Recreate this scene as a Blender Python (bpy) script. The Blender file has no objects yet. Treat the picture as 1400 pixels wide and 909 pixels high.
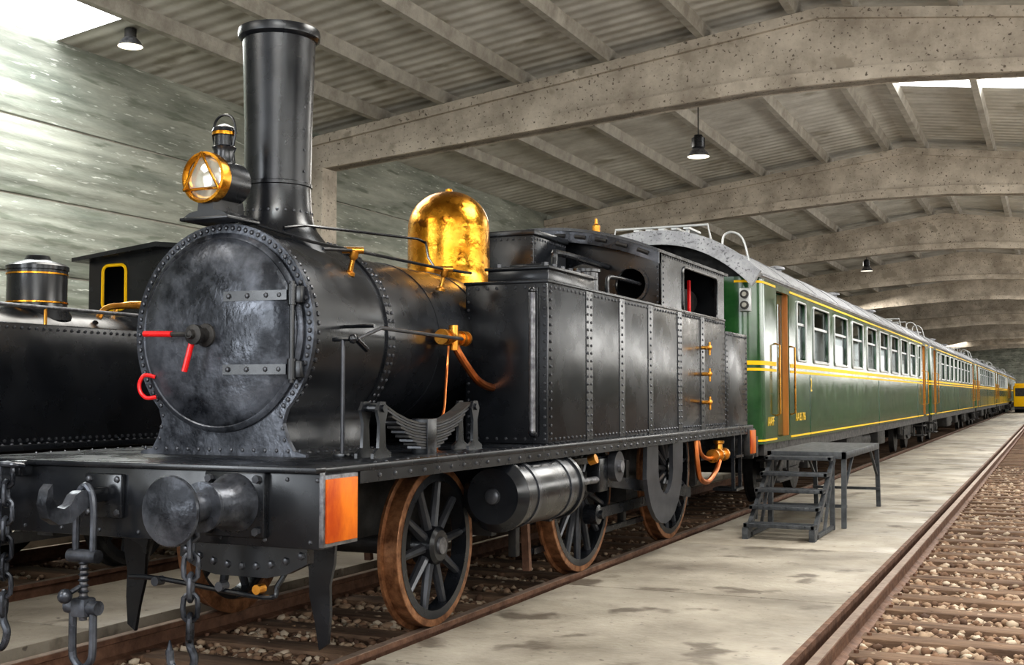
import bpy, math, random, bmesh
import numpy as np
from mathutils import Vector, Matrix
from mathutils.geometry import tessellate_polygon
random.seed(4); np.random.seed(4)
pi=math.pi
# ------------------------------------------------------------------ materials
def mat(name,c1,c2=None,rough=.5,rough2=None,metal=0,scale=6,bump=0,bscale=40,detail=6,stretch=(1,1,1),spots=None,coat=0,emis=None,lo=.35,hi=.65,spec=None,wave=None,spots2=None):
    m=bpy.data.materials.new(name);m.use_nodes=True;nt=m.node_tree;N=nt.nodes;L=nt.links
    b=N['Principled BSDF'];tc=N.new('ShaderNodeTexCoord');mp=N.new('ShaderNodeMapping');mp.inputs['Scale'].default_value=stretch
    L.new(tc.outputs['Object'],mp.inputs['Vector'])
    n=N.new('ShaderNodeTexNoise');n.inputs['Scale'].default_value=scale;n.inputs['Detail'].default_value=detail;n.inputs['Roughness'].default_value=.65
    L.new(mp.outputs[0],n.inputs['Vector'])
    r=N.new('ShaderNodeValToRGB');r.color_ramp.elements[0].position=lo;r.color_ramp.elements[1].position=hi
    r.color_ramp.elements[0].color=(*c1,1);r.color_ramp.elements[1].color=(*(c2 or c1),1)
    L.new(n.outputs['Fac'],r.inputs[0]);col=r.outputs[0]
    for sp in (spots,spots2):
        if not sp: continue
        sc,sharp,scol=sp
        n2=N.new('ShaderNodeTexNoise');n2.inputs['Scale'].default_value=sc;n2.inputs['Detail'].default_value=5
        L.new(mp.outputs[0],n2.inputs['Vector'])
        r2=N.new('ShaderNodeValToRGB');r2.color_ramp.elements[0].position=sharp;r2.color_ramp.elements[1].position=sharp+.07
        L.new(n2.outputs['Fac'],r2.inputs[0])
        mx=N.new('ShaderNodeMix');mx.data_type='RGBA';L.new(r2.outputs[0],mx.inputs[0]);L.new(col,mx.inputs[6]);mx.inputs[7].default_value=(*scol,1)
        col=mx.outputs[2]
    L.new(col,b.inputs['Base Color'])
    b.inputs['Metallic'].default_value=metal;b.inputs['Roughness'].default_value=rough
    if rough2 is not None:
        mr=N.new('ShaderNodeMapRange');mr.inputs[1].default_value=.35;mr.inputs[2].default_value=.65
        mr.inputs[3].default_value=rough;mr.inputs[4].default_value=rough2
        n3=N.new('ShaderNodeTexNoise');n3.inputs['Scale'].default_value=scale*1.7;n3.inputs['Detail'].default_value=5
        L.new(mp.outputs[0],n3.inputs['Vector']);L.new(n3.outputs['Fac'],mr.inputs[0]);L.new(mr.outputs[0],b.inputs['Roughness'])
    nrm=None
    if bump:
        n4=N.new('ShaderNodeTexNoise');n4.inputs['Scale'].default_value=bscale;n4.inputs['Detail'].default_value=4
        L.new(mp.outputs[0],n4.inputs['Vector'])
        bp=N.new('ShaderNodeBump');bp.inputs['Strength'].default_value=bump;bp.inputs['Distance'].default_value=.02
        L.new(n4.outputs['Fac'],bp.inputs['Height']);L.new(bp.outputs[0],b.inputs['Normal']);nrm=bp
    if wave:
        d,sc,st,dist,dis=wave
        w=N.new('ShaderNodeTexWave');w.bands_direction=d;w.inputs['Scale'].default_value=sc;w.inputs['Distortion'].default_value=dis;w.inputs['Detail Scale'].default_value=.6
        L.new(tc.outputs['Object'],w.inputs['Vector']);bb=N.new('ShaderNodeBump');bb.inputs['Strength'].default_value=st;bb.inputs['Distance'].default_value=dist
        L.new(w.outputs['Fac'],bb.inputs['Height'])
        if nrm: L.new(nrm.outputs[0],bb.inputs['Normal'])
        L.new(bb.outputs[0],b.inputs['Normal'])
    if coat: b.inputs['Coat Weight'].default_value=coat;b.inputs['Coat Roughness'].default_value=.12
    if spec is not None: b.inputs['Specular IOR Level'].default_value=spec
    if emis: b.inputs['Emission Color'].default_value=(*emis[0],1);b.inputs['Emission Strength'].default_value=emis[1]
    return m
BLK=mat('black_enamel',(.006,.007,.009),(.013,.0145,.018),.20,.34,scale=2.0,bump=.02,bscale=12,spec=.6)
RIV=mat('rivet_black',(.04,.042,.048),(.07,.072,.08),.28,metal=.3)
SMK=mat('smokebox_graphite',(.014,.016,.021),(.15,.16,.185),.20,.46,metal=.45,scale=3.2,detail=12,bump=.15,bscale=30,lo=.40,hi=.70)
DK=mat('dark_iron',(.012,.012,.013),(.035,.032,.029),.5,.7,scale=8,bump=.15)
STL=mat('worn_steel',(.09,.09,.10),(.26,.26,.27),.35,.55,metal=.7,scale=14,bump=.2)
TYRE=mat('rusty_tyre',(.12,.05,.022),(.36,.18,.09),.35,.55,metal=.45,scale=12,bump=.15)
BRS=mat('polished_brass',(.50,.20,.016),(.74,.37,.05),.16,.36,metal=1,scale=5,bump=.3,bscale=9,detail=8,spots=(9,.62,(.22,.08,.01)))
BRS2=mat('brass_fittings',(.48,.20,.03),(.66,.34,.07),.25,.4,metal=.9,scale=10)
COP=mat('copper_pipe',(.48,.14,.04),(.62,.23,.08),.28,.4,metal=.9,scale=8)
RED=mat('red_paint',(.62,.008,.012),(.72,.02,.02),.3)
ORG=mat('amber_varnished_panel',(.36,.05,.003),(.72,.19,.006),.4,.55,scale=4,stretch=(1,1,.4),spec=.25)
GLS=mat('lamp_glass',(.55,.53,.45),(.8,.78,.7),.05,.12,metal=.6,scale=6)
BULB=mat('pendant_diffuser',(.9,.85,.7),(.9,.85,.7),.4,emis=((1,.92,.75),1.6))
GRN=mat('green_enamel',(.010,.048,.014),(.026,.082,.026),.10,.20,scale=2.2,coat=.25,bump=.06,bscale=2.5)
YEL=mat('yellow_lining',(.85,.48,.004),(.88,.54,.008),.5,spec=.2)
ROOFG=mat('carriage_roof_grey',(.22,.225,.24),(.38,.385,.40),.5,.65,scale=5,bump=.2,spots=(30,.58,(.11,.11,.12)))
WOOD=mat('varnished_door_wood',(.30,.10,.015),(.48,.19,.035),.3,.4,scale=5,stretch=(1,1,.2))
GREYF=mat('window_frame_grey',(.42,.43,.43),(.52,.53,.52),.4,metal=.4)
CURT=mat('carriage_lining',(.22,.22,.19),(.33,.32,.28),.7)
CONC=mat('beam_concrete',(.33,.285,.23),(.62,.55,.46),.8,.92,scale=1.3,detail=12,bump=.5,bscale=14,spots=(19,.61,(.14,.115,.09)),spots2=(2.2,.61,(.38,.33,.265)))
WALLM=mat('precast_wall_concrete',(.17,.185,.155),(.42,.425,.365),.75,.9,scale=1.2,detail=12,stretch=(1,.3,2.2),bump=.35,bscale=10,spots=(13,.63,(.60,.61,.55)),spots2=(3,.58,(.19,.205,.165)),wave=('Z',1.6,.5,.02,2.0))
PURL=mat('purlin_concrete',(.29,.265,.225),(.46,.43,.375),.85,scale=3,bump=.3)
FLR=mat('platform_concrete',(.18,.155,.122),(.39,.35,.285),.42,.8,scale=.8,detail=14,bump=.35,bscale=20,spots=(1.9,.59,(.13,.108,.083)),spots2=(14,.65,(.10,.082,.065)))
RUST=mat('rusty_rail',(.09,.045,.028),(.20,.11,.07),.55,.75,metal=.3,scale=9,bump=.2)
RAILT=mat('rail_head_steel',(.28,.21,.17),(.42,.33,.27),.35,.5,metal=.7,scale=9)
SLP=mat('old_sleeper_wood',(.065,.036,.021),(.22,.14,.088),.8,.9,scale=7,stretch=(.25,1,1),bump=.6,bscale=30,detail=9)
BAL=mat('ballast_ground',(.08,.055,.036),(.22,.16,.115),.9,scale=22,bump=.9,bscale=24)
TXT=mat('lettering_gold',(.8,.5,.03),(.8,.5,.03),.4)
def stone_mat():
    m=mat('ballast_stone',(.2,.15,.11),(.4,.33,.27),.85,scale=4)
    nt=m.node_tree;N=nt.nodes;L=nt.links;g=N.new('ShaderNodeNewGeometry');r=N.new('ShaderNodeValToRGB')
    e=r.color_ramp.elements;e[0].color=(.075,.042,.027,1);e[1].color=(.52,.44,.34,1)
    x=e.new(.4);x.color=(.22,.13,.078,1);x=e.new(.7);x.color=(.34,.245,.165,1)
    L.new(g.outputs['Random Per Island'],r.inputs[0]);L.new(r.outputs[0],N['Principled BSDF'].inputs['Base Color']);return m
STN=stone_mat()
RFS=mat('roof_sheet',(.42,.40,.35),(.64,.62,.56),.65,scale=1.1,detail=10,spots=(1.2,.60,(.36,.335,.275)),wave=('Y',1.0,.75,.05,0))
SKY=mat('skylight_polycarbonate',(.85,.9,.92),(.9,.92,.92),.4,emis=((.95,.98,1),4.5))
def glass():
    m=bpy.data.materials.new('window_glass');m.use_nodes=True;nt=m.node_tree;N=nt.nodes;L=nt.links
    for n in list(N): N.remove(n)
    o=N.new('ShaderNodeOutputMaterial');g=N.new('ShaderNodeBsdfGlossy');g.inputs['Roughness'].default_value=.04;g.inputs['Color'].default_value=(.85,.9,.9,1)
    t=N.new('ShaderNodeBsdfTransparent');t.inputs['Color'].default_value=(.45,.5,.48,1);mx=N.new('ShaderNodeMixShader');mx.inputs[0].default_value=.4
    L.new(t.outputs[0],mx.inputs[1]);L.new(g.outputs[0],mx.inputs[2]);L.new(mx.outputs[0],o.inputs[0]);return m
GLASS=glass()
# ------------------------------------------------------------------ mesh builder
def basis(ax):
    z=Vector(ax).normalized();x=z.orthogonal().normalized();return x,z.cross(x),z
def arc(cx,cy,r,a0,a1,n):
    return [(cx+r*math.cos(math.radians(a0+(a1-a0)*i/n)),cy+r*math.sin(math.radians(a0+(a1-a0)*i/n))) for i in range(n+1)]
def rrect(x0,x1,y0,y1,r,n=4):
    return arc(x1-r,y1-r,r,0,90,n)+arc(x0+r,y1-r,r,90,180,n)+arc(x0+r,y0+r,r,180,270,n)+arc(x1-r,y0+r,r,270,360,n)
class Mb:
    def __init__(s): s.v=[];s.f=[];s.m=[];s.mats=[]
    def mi(s,m):
        if m not in s.mats: s.mats.append(m)
        return s.mats.index(m)
    def add(s,vs,fs,m):
        o=len(s.v);s.v+= [tuple(v) for v in vs];k=s.mi(m)
        for f in fs: s.f.append([i+o for i in f]);s.m.append(k)
    def box(s,x0,x1,y0,y1,z0,z1,m,ch=0):
        if ch:
            bm=bmesh.new();bmesh.ops.create_cube(bm,size=1)
            for v in bm.verts: v.co=Vector(((x0+x1)/2+v.co.x*(x1-x0),(y0+y1)/2+v.co.y*(y1-y0),(z0+z1)/2+v.co.z*(z1-z0)))
            bmesh.ops.bevel(bm,geom=bm.edges[:],offset=ch,segments=2,affect='EDGES',profile=.5)
            bm.verts.index_update();s.add([v.co for v in bm.verts],[[v.index for v in f.verts] for f in bm.faces],m);bm.free();return
        s.add([(x0,y0,z0),(x1,y0,z0),(x1,y1,z0),(x0,y1,z0),(x0,y0,z1),(x1,y0,z1),(x1,y1,z1),(x0,y1,z1)],
              [(0,3,2,1),(4,5,6,7),(0,1,5,4),(1,2,6,5),(2,3,7,6),(3,0,4,7)],m)
    def bar(s,p0,p1,w,h,m,upv=(0,0,1)):
        p0=Vector(p0);p1=Vector(p1);d=(p1-p0).normalized();u=Vector(upv)
        if abs(d.dot(u))>.98:u=Vector((1,0,0))
        a=d.cross(u).normalized()*w/2;b=a.cross(d).normalized()*h/2
        s.add([p0-a-b,p0+a-b,p0+a+b,p0-a+b,p1-a-b,p1+a-b,p1+a+b,p1-a+b],[(0,3,2,1),(4,5,6,7),(0,1,5,4),(1,2,6,5),(2,3,7,6),(3,0,4,7)],m)
    def lathe(s,o,ax,prof,m,n=32,cap0=True,cap1=True):
        x,y,z=basis(ax);o=Vector(o);vs=[];fs=[]
        for t,r in prof:
            for i in range(n):
                a=2*pi*i/n;vs.append(o+z*t+(x*math.cos(a)+y*math.sin(a))*r)
        for k in range(len(prof)-1):
            for i in range(n):
                j=(i+1)%n;fs.append((k*n+i,k*n+j,(k+1)*n+j,(k+1)*n+i))
        if cap0: fs.append(list(range(n))[::-1])
        if cap1: fs.append([(len(prof)-1)*n+i for i in range(n)])
        s.add(vs,fs,m)
    def cyl(s,p0,p1,r,m,n=20,r1=None):
        d=Vector(p1)-Vector(p0);s.lathe(p0,d,[(0,r),(d.length,r if r1 is None else r1)],m,n)
    def tube(s,pts,r,m,n=8,closed=False,smooth=True):
        P=[Vector(p) for p in pts]
        if smooth and len(P)>2:
            Q=[];c=len(P)
            for i in range(c if closed else c-1):
                p0=P[(i-1)%c] if (closed or i>0) else P[i];p1=P[i];p2=P[(i+1)%c];p3=P[(i+2)%c] if (closed or i+2<c) else p2
                for k in range(5):
                    t=k/5;Q.append(.5*((2*p1)+(p2-p0)*t+(2*p0-5*p1+4*p2-p3)*t*t+(3*p1-p0-3*p2+p3)*t**3))
            if not closed:Q.append(P[-1])
            P=Q
        c=len(P);vs=[];fs=[];prev=None
        for i in range(c):
            if closed: d=P[(i+1)%c]-P[i-1]
            else: d=P[min(i+1,c-1)]-P[max(i-1,0)]
            d.normalize()
            if prev is None: x=d.orthogonal().normalized()
            else: x=(prev-d*prev.dot(d)).normalized()
            prev=x;y=d.cross(x)
            for k in range(n):
                a=2*pi*k/n;vs.append(P[i]+(x*math.cos(a)+y*math.sin(a))*r)
        for i in range(c if closed else c-1):
            j=(i+1)%c
            for k in range(n):
                l=(k+1)%n;fs.append((i*n+k,i*n+l,j*n+l,j*n+k))
        if not closed: fs.append(list(range(n))[::-1]);fs.append([(c-1)*n+k for k in range(n)])
        s.add(vs,fs,m)
    def prism(s,ax,loops,a0,a1,m):
        if isinstance(loops[0][0],(int,float)): loops=[loops]
        def mp(p,a):
            return ((a,p[0],p[1]),(p[0],a,p[1]),(p[0],p[1],a))[ax]
        flat=[p for l in loops for p in l];n=len(flat)
        tri=tessellate_polygon([[Vector((p[0],p[1],0)) for p in l] for l in loops])
        vs=[mp(p,a0) for p in flat]+[mp(p,a1) for p in flat];fs=[]
        if len(loops)==1: fs=[list(range(n))[::-1],[n+i for i in range(n)]]
        else:
            for t in tri: fs.append([t[0],t[1],t[2]]);fs.append([n+t[2],n+t[1],n+t[0]])
        o=0
        for l in loops:
            k=len(l)
            for i in range(k):
                j=(i+1)%k;fs.append((o+i,o+j,n+o+j,n+o+i))
            o+=k
        s.add(vs,fs,m)
    def rivet(s,p,nrm,r,m):
        x,y,z=basis(nrm);p=Vector(p);vs=[];r*=1.3
        if m is BLK: m=RIV
        for h,q in ((0,1),(.55,.75)):
            for i in range(6):
                a=pi/3*i;vs.append(p+z*h*r+(x*math.cos(a)+y*math.sin(a))*r*q)
        vs.append(p+z*.8*r)
        s.add(vs,[(i,(i+1)%6,6+(i+1)%6,6+i) for i in range(6)]+[(6+i,6+(i+1)%6,12) for i in range(6)],m)
    def rivline(s,p0,p1,step,nrm,r,m):
        p0=Vector(p0);p1=Vector(p1);k=max(1,int(round((p1-p0).length/step)))
        for i in range(k+1): s.rivet(p0.lerp(p1,i/k),nrm,r,m)
    def sphere(s,c,r,m,n=16,sc=(1,1,1)):
        vs=[];fs=[];h=n//2
        for i in range(1,h):
            for j in range(n):
                a=pi*i/h;b=2*pi*j/n;vs.append((c[0]+r*sc[0]*math.sin(a)*math.cos(b),c[1]+r*sc[1]*math.sin(a)*math.sin(b),c[2]+r*sc[2]*math.cos(a)))
        T=len(vs);vs+=[(c[0],c[1],c[2]+r*sc[2]),(c[0],c[1],c[2]-r*sc[2])]
        for i in range(h-2):
            for j in range(n): fs.append((i*n+j,i*n+(j+1)%n,(i+1)*n+(j+1)%n,(i+1)*n+j))
        for j in range(n): fs.append((T,(j+1)%n,j));fs.append((T+1,(h-2)*n+j,(h-2)*n+(j+1)%n))
        s.add(vs,fs,m)
    def link(s,c,ln,w,r,m,rot=0):
        P=[];cx=math.cos(rot);sx=math.sin(rot)
        for i in range(12):
            a=2*pi*i/12;u=math.cos(a)*w;z=math.sin(a)*w+(ln/2-w)*(1 if math.sin(a)>0.01 else -1 if math.sin(a)<-.01 else 0)
            P.append((c[0]+u*cx,c[1]+u*sx,c[2]+z))
        s.tube(P,r,m,7,True,False)
    def chain(s,top,zb,ln,w,r,m):
        z=top[2];i=0
        while z>zb:
            s.link((top[0],top[1],z-ln/2),ln,w,r,m,.5 if i%2==0 else .5+pi/2);z-=ln-2.3*r;i+=1
        return z
    def build(s,name,parent=None,recalc=True,angle=35):
        me=bpy.data.meshes.new(name);me.from_pydata(s.v,[],s.f)
        for m in s.mats: me.materials.append(m)
        me.polygons.foreach_set('material_index',s.m);me.polygons.foreach_set('use_smooth',[True]*len(s.f))
        if recalc:
            bm=bmesh.new();bm.from_mesh(me);bmesh.ops.recalc_face_normals(bm,faces=bm.faces[:]);bm.to_mesh(me);bm.free()
        me.update()
        me.set_sharp_from_angle(angle=math.radians(angle))
        ob=bpy.data.objects.new(name,me);bpy.context.collection.objects.link(ob)
        if parent: ob.parent=parent
        return ob
# ================================================================= HALL
YB=[18.4+11.3*k for k in range(-2,11)]
XW=-12.5;XR=6.25;XP=-3.13
def rz(x): return 6.45+.129*(x-XW) if x<XP else 6.45+.129*(XP-XW)-.129*(x-XP)
Y0,Y1=-6.,133.
b=Mb();b.box(XW-.3,XR+.3,Y0-6,Y1+1,-.6,-.24,BAL);b.build('ground_ballast')
b=Mb()
zs=[-.3,1.06,2.11,3.16,4.2,5.25,6.5]
ysp=[Y0]+[y for y in YB if y>Y0]+[Y1]
for i in range(len(zs)-1):
    for k in range(len(ysp)-1):
        b.box(XW-.25,XW,ysp[k]+.006,ysp[k+1]-.006,zs[i]+.012,zs[i+1]-.012,WALLM,.02)
b.box(XW-.25,XW-.04,Y0,Y1,-.3,6.5,PURL)
b.build('wall_left')
b=Mb();bw=Mb()
zr=[-.3,1.06,2.11]
for i in range(2):
    for k in range(len(ysp)-1): b.box(XR,XR+.25,ysp[k]+.008,ysp[k+1]-.008,zr[i]+.012,zr[i+1]-.012,WALLM,.015)
for k in range(len(ysp)-1):
    ya,yb=ysp[k],ysp[k+1]
    b.prism(0,[[(ya,2.11),(yb,2.11),(yb,6.5),(ya,6.5)],[(ya+1.2,2.9),(yb-1.2,2.9),(yb-1.2,5.3),(ya+1.2,5.3)]],XR,XR+.25,WALLM)  # openings added in the unseen wall to hold the glowing panels
    n=6
    for q in range(n+1):
        y=ya+1.2+(yb-ya-2.4)*q/n;b.box(XR+.05,XR+.11,y-.03,y+.03,2.9,5.3,GREYF)
    b.box(XR+.05,XR+.11,ya+1.2,yb-1.2,4.07,4.13,GREYF)
    bw.box(XR+.12,XR+.15,ya+1.2,yb-1.2,2.9,5.3,SKY)
b.build('wall_right')
GLOW=mat('wall_window_panel',(.85,.9,.92),(.9,.92,.92),.4,emis=((.97,.97,.97),1.8))  # emissive panels added out of view to brighten beams and tank side
bw.mats=[GLOW];bw.build('window_right')
b=Mb();b.prism(1,[(XW,-.3),(XR,-.3),(XR,6.44),(XP,7.65),(XW,6.44)],Y1,Y1+.3,WALLM);b.build('wall_far')
b=Mb();wn=[0]
def roofstrip(xa,xb,ya,yb,m,bb,dz=0):
    bb.add([(xa,ya,rz(xa)+dz),(xb,ya,rz(xb)+dz),(xb,yb,rz(xb)+dz),(xa,yb,rz(xa)+dz),(xa,ya,rz(xa)+.08+dz),(xb,ya,rz(xb)+.08+dz),(xb,yb,rz(xb)+.08+dz),(xa,yb,rz(xa)+.08+dz)],
           [(0,3,2,1),(4,5,6,7),(0,1,5,4),(1,2,6,5),(2,3,7,6),(3,0,4,7)],m)
px=[-12.55,-10.95,-9.65,-8.15,-6.6,-5.0,-3.55,-2.7,-1.2,.35,1.9,3.4,4.9,6.3]
for k in range(len(ysp)-1):
    ya,yb=ysp[k],ysp[k+1];bl_=Mb();br_=Mb()
    for i in range(len(px)-1):
        xa,xb=px[i],px[i+1]
        segs=[(ya,yb,RFS)]
        if i==0: segs=[(ya,ya+.2,RFS),(ya+.2,min(ya+5.05,yb),SKY),(ya+5.05,yb,RFS)] if 0<ya<12 else [(ya,yb,RFS)]
        elif xa in(-2.7,-1.2,.35,3.4): segs=[(ya,ya+2.6,RFS),(ya+2.6,ya+5.7,SKY),(ya+5.7,yb,RFS)]
        if xa==-3.55:
            for y2,y3,m in segs: roofstrip(xa,XP,y2,y3,RFS,b);roofstrip(XP,xb,y2,y3,RFS,b)
            continue
        for y2,y3,m in segs:
            if y3>y2: roofstrip(xa,xb,y2,y3,m,(bl_ if i==0 else br_) if m is SKY else b)
    for q in (bl_,br_):
        if q.v: wn[0]+=1;q.build('window_%d'%wn[0])
b.build('ceiling')
b=Mb()
for x in px[1:-1]:
    z=rz(x)
    b.prism(1,[(x-.10,z+.01),(x-.06,z-.2),(x+.06,z-.2),(x+.10,z+.01)],Y0,Y1,PURL)
b.build('trim_purlins')
for k,y in enumerate(YB):
    b=Mb()
    tl,tp,bl,bp=6.26,7.45,5.66,6.36
    def bz(x,a,c): return a+(c-a)*(x-XW)/(XP-XW) if x<XP else c-(c-a)*(x-XP)/(XR-XP)
    xs=[XW+.01,-10,-6,XP-1.0,XP+1.0,0,3,XR-.01]
    T=[(x,bz(x,tl,tp)) for x in [XW+.01,XP,XR-.01]]
    Bt=[(x,bz(x,bl,bp)+( -.02 if abs(x-XP)<1.1 else 0)) for x in xs]
    b.prism(1,T+Bt[::-1],y-.13,y+.13,CONC)
    b.prism(1,T+[(x,z-.16) for x,z in T[::-1]],y-.22,y+.22,CONC)
    b.prism(1,[(x,z+.2) for x,z in Bt]+Bt[::-1],y-.2,y+.2,CONC)
    b.box(XW+.01,XW+.4,y-.25,y+.25,-.25,bl+.05,CONC,.02);b.box(XR-.4,XR-.01,y-.25,y+.25,-.25,bl+.05,CONC,.02)
    o=b.build('roof_beam',angle=20)
b=Mb()
y=-6;
while y<Y1-3:
    b.box(-3.62,-1.43,y+.014,y+3.0-.014,-.3,0,FLR,.012);y+=3.0
b.box(-3.58,-1.45,-6,Y1-3,-.3,-.02,RUST)
b.box(-1.43,-1.39,-6,Y1-3,-.25,.004,RUST)
b.build('floor')
b=Mb();y=-6
while y<Y1-3:
    b.box(-7.05,-5.75,y+.014,y+3-.014,-.3,0,FLR,.012);y+=3
b.box(-7,-5.8,-6,Y1-3,-.3,-.02,RUST)
b.box(-12.48,-10.2,-6,Y1-3,-.3,0,FLR)
b.build('floor_left')
def track(xc,g,ya,yb,name):
    b=Mb()
    for sx in(-1,1):
        x=xc+sx*(g/2+.035)
        pr=[(x-.065,-.155),(x+.065,-.155),(x+.065,-.14),(x+.012,-.12),(x+.012,-.045),(x+.036,-.035),(x+.036,-.004),(x-.036,-.004),(x-.036,-.035),(x-.012,-.045),(x-.012,-.12),(x-.065,-.14)]
        b.prism(1,pr,ya,yb,RUST);b.box(x-.03,x+.03,ya,yb,-.004,0.0,RAILT)
    y=ya+.3
    while y<min(yb,70):
        w=.12+random.uniform(-.01,.01);dx=random.uniform(-.04,.04)
        b.box(xc-1.22+dx if xc<-1 else xc-1.0,xc+1.2+dx,y-w,y+w,-.27,-.135+random.uniform(-.006,.004),SLP,.012)
        for sx in(-1,1):
            x=xc+sx*(g/2+.035)
            for q in(-.09,.09): b.cyl((x+q,y,-.16),(x+q,y,-.115),.018,RUST,6)
        y+=.6+random.uniform(-.02,.02)
    b.build(name)
XC=-4.62
track(XC,1.60,-2,130,'railway_track')
track(-.44,1.62,-2,130,'railway_track')
track(-8.45,1.60,-2,130,'railway_track')
def icosa():
    t=(1+5**.5)/2
    v=np.array([(-1,t,0),(1,t,0),(-1,-t,0),(1,-t,0),(0,-1,t),(0,1,t),(0,-1,-t),(0,1,-t),(t,0,-1),(t,0,1),(-t,0,-1),(-t,0,1)],float)
    v/=np.linalg.norm(v[0])
    f=np.array([(0,11,5),(0,5,1),(0,1,7),(0,7,10),(0,10,11),(1,5,9),(5,11,4),(11,10,2),(10,7,6),(7,1,8),(3,9,4),(3,4,2),(3,2,6),(3,6,8),(3,8,9),(4,9,5),(2,4,11),(6,2,10),(8,6,7),(9,8,1)])
    return v,f
def stones(name,regs):
    V0,F0=icosa();VV=[];FF=[];o=0
    for x0,x1,y0,y1,n,sz in regs:
        for i in range(n):
            s=sz*random.uniform(.6,1.25);sc=np.array([random.uniform(.7,1.2),random.uniform(.7,1.2),random.uniform(.5,.8)])*s
            v=V0*(1+np.random.uniform(-.25,.25,(12,1)))*sc;a=random.uniform(0,6.28);c,q=math.cos(a),math.sin(a)
            tl=random.uniform(-.5,.5);v=v@np.array([[1,0,0],[0,math.cos(tl),-math.sin(tl)],[0,math.sin(tl),math.cos(tl)]])
            v=v@np.array([[c,-q,0],[q,c,0],[0,0,1]])
            v+=np.array([random.uniform(x0,x1),random.uniform(y0,y1),-.225+random.uniform(0,.07)])
            VV.append(v);FF.append(F0+o);o+=12
    V=np.concatenate(VV);Fa=np.concatenate(FF)
    me=bpy.data.meshes.new(name);me.vertices.add(len(V));me.vertices.foreach_set('co',V.ravel())
    me.loops.add(len(Fa)*3);me.loops.foreach_set('vertex_index',Fa.ravel().astype(np.int32))
    me.polygons.add(len(Fa));me.polygons.foreach_set('loop_start',np.arange(0,len(Fa)*3,3,dtype=np.int32))
    me.polygons.foreach_set('loop_total',np.full(len(Fa),3,dtype=np.int32));me.update(calc_edges=True);me.materials.append(STN)
    ob=bpy.data.objects.new(name,me);bpy.context.collection.objects.link(ob)
stones('ballast_stones',[(-5.72,-3.66,3.8,10,9500,.036),(-5.72,-3.66,10,20,4500,.038),(-1.35,.7,4,12,13000,.036),(-1.35,.2,12,30,11000,.042),(-9.6,-7.1,5,12,2500,.036)])
# ================================================================= LOCOMOTIVE
b=Mb()
TX=-3.40;TI=-4.09;BZ=1.162;SZ=1.91;SR=.67
def mx(x): return 2*XC-x
b.box(mx(-3.346),-3.346,5.02,14.45,1.125,BZ,BLK,.006)
for X,sg in((-3.346,1),(mx(-3.346),-1)):
    b.box(min(X,X-.012*sg),max(X,X-.012*sg),5.4,14.45,1.06,1.125,BLK)
    b.rivline((X,5.6,1.095),(X,14.4,1.095),.17,(sg,0,0),.011,BLK)
    b.rivline((X-.03*sg,5.6,BZ),(X-.03*sg,14.4,BZ),.12,(0,0,1),.008,BLK)
BXL=-5.98
b.box(BXL,-3.345,5.02,5.07,.755,1.15,BLK,.006)
b.box(BXL,-3.345,4.985,5.075,1.135,1.165,BLK,.004)
b.box(BXL,-3.345,5.07,5.14,.755,.80,BLK);b.box(-3.40,-3.35,5.07,5.34,.76,1.13,DK)
b.box(-3.352,-3.325,5.02,5.345,.765,1.125,STL,.004)
b.box(-3.33,-3.312,5.04,5.325,.785,1.105,ORG,.004)
b.rivline((-3.9,5.02,1.10),(-3.36,5.02,1.10),.18,(0,-1,0),.010,BLK)
b.rivline((BXL+.1,5.02,.79),(-3.4,5.02,.79),.28,(0,-1,0),.010,BLK)
for X in(-3.84,-5.80):
    b.box(X-.19,X+.19,4.975,5.02,.80,1.135,BLK,.012)
    for dx in(-.15,.15):
        for z in(.835,1.10): b.cyl((X+dx,4.975,z),(X+dx,4.95,z),.022,RIV,6)
    b.lathe((X,4.975,.975),(0,-1,0),[(0,.155),(.03,.15),(.10,.115),(.22,.11),(.24,.125),(.26,.125),(.265,.075),(.40,.07),(.42,.075),(.455,.10),(.468,.168),(.48,.172),(.49,.165),(.505,.11),(.51,.02)],SMK,36)
HX=-4.73
b.box(HX-.13,HX+.13,4.99,5.02,.86,1.10,BLK,.008)
for dx in(-.10,.10):
    for z in(.89,1.07): b.rivet((HX+dx,4.99,z),(0,-1,0),.016,BLK)
b.box(HX-.035,HX+.035,4.88,5.0,.95,1.03,BLK,.01)
hk=[(4.92,1.02),(4.80,1.02),(4.76,1.0),(4.73,.955),(4.68,.935),(4.63,.95),(4.605,1.0),(4.60,1.07),(4.57,1.04),(4.555,.97),(4.58,.895),(4.65,.855),(4.74,.86),(4.80,.90),(4.86,.935),(4.92,.95)]
b.prism(0,hk,HX-.032,HX+.032,SMK)
cy=4.86
b.tube([(HX-.06,cy,.68),(HX-.06,cy,.90),(HX-.045,cy,1.00),(HX,cy,1.045),(HX+.045,cy,1.00),(HX+.06,cy,.90),(HX+.06,cy,.68)],.019,SMK,8)
b.cyl((HX-.10,cy,.67),(HX+.10,cy,.67),.036,SMK,12);b.cyl((HX,cy,.68),(HX,cy,.33),.021,STL,12)
for i in range(9): b.lathe((HX,cy,.64-.03*i),(0,0,-1),[(0,.021),(.008,.030),(.016,.021)],SMK,12)
b.cyl((HX-.11,cy,.40),(HX+.11,cy,.40),.038,SMK,12);b.box(HX-.05,HX+.05,cy-.045,cy+.045,.35,.45,SMK,.012)
b.sphere((HX-.03,cy-.10,.47),.04,SMK,12);b.cyl((HX,cy,.52),(HX-.03,cy-.10,.47),.014,SMK,8)
b.tube([(HX-.07,cy,.40),(HX-.07,cy,.17),(HX-.05,cy,.11),(HX,cy,.08),(HX+.05,cy,.11),(HX+.07,cy,.17),(HX+.07,cy,.40)],.021,SMK,8)
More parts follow.
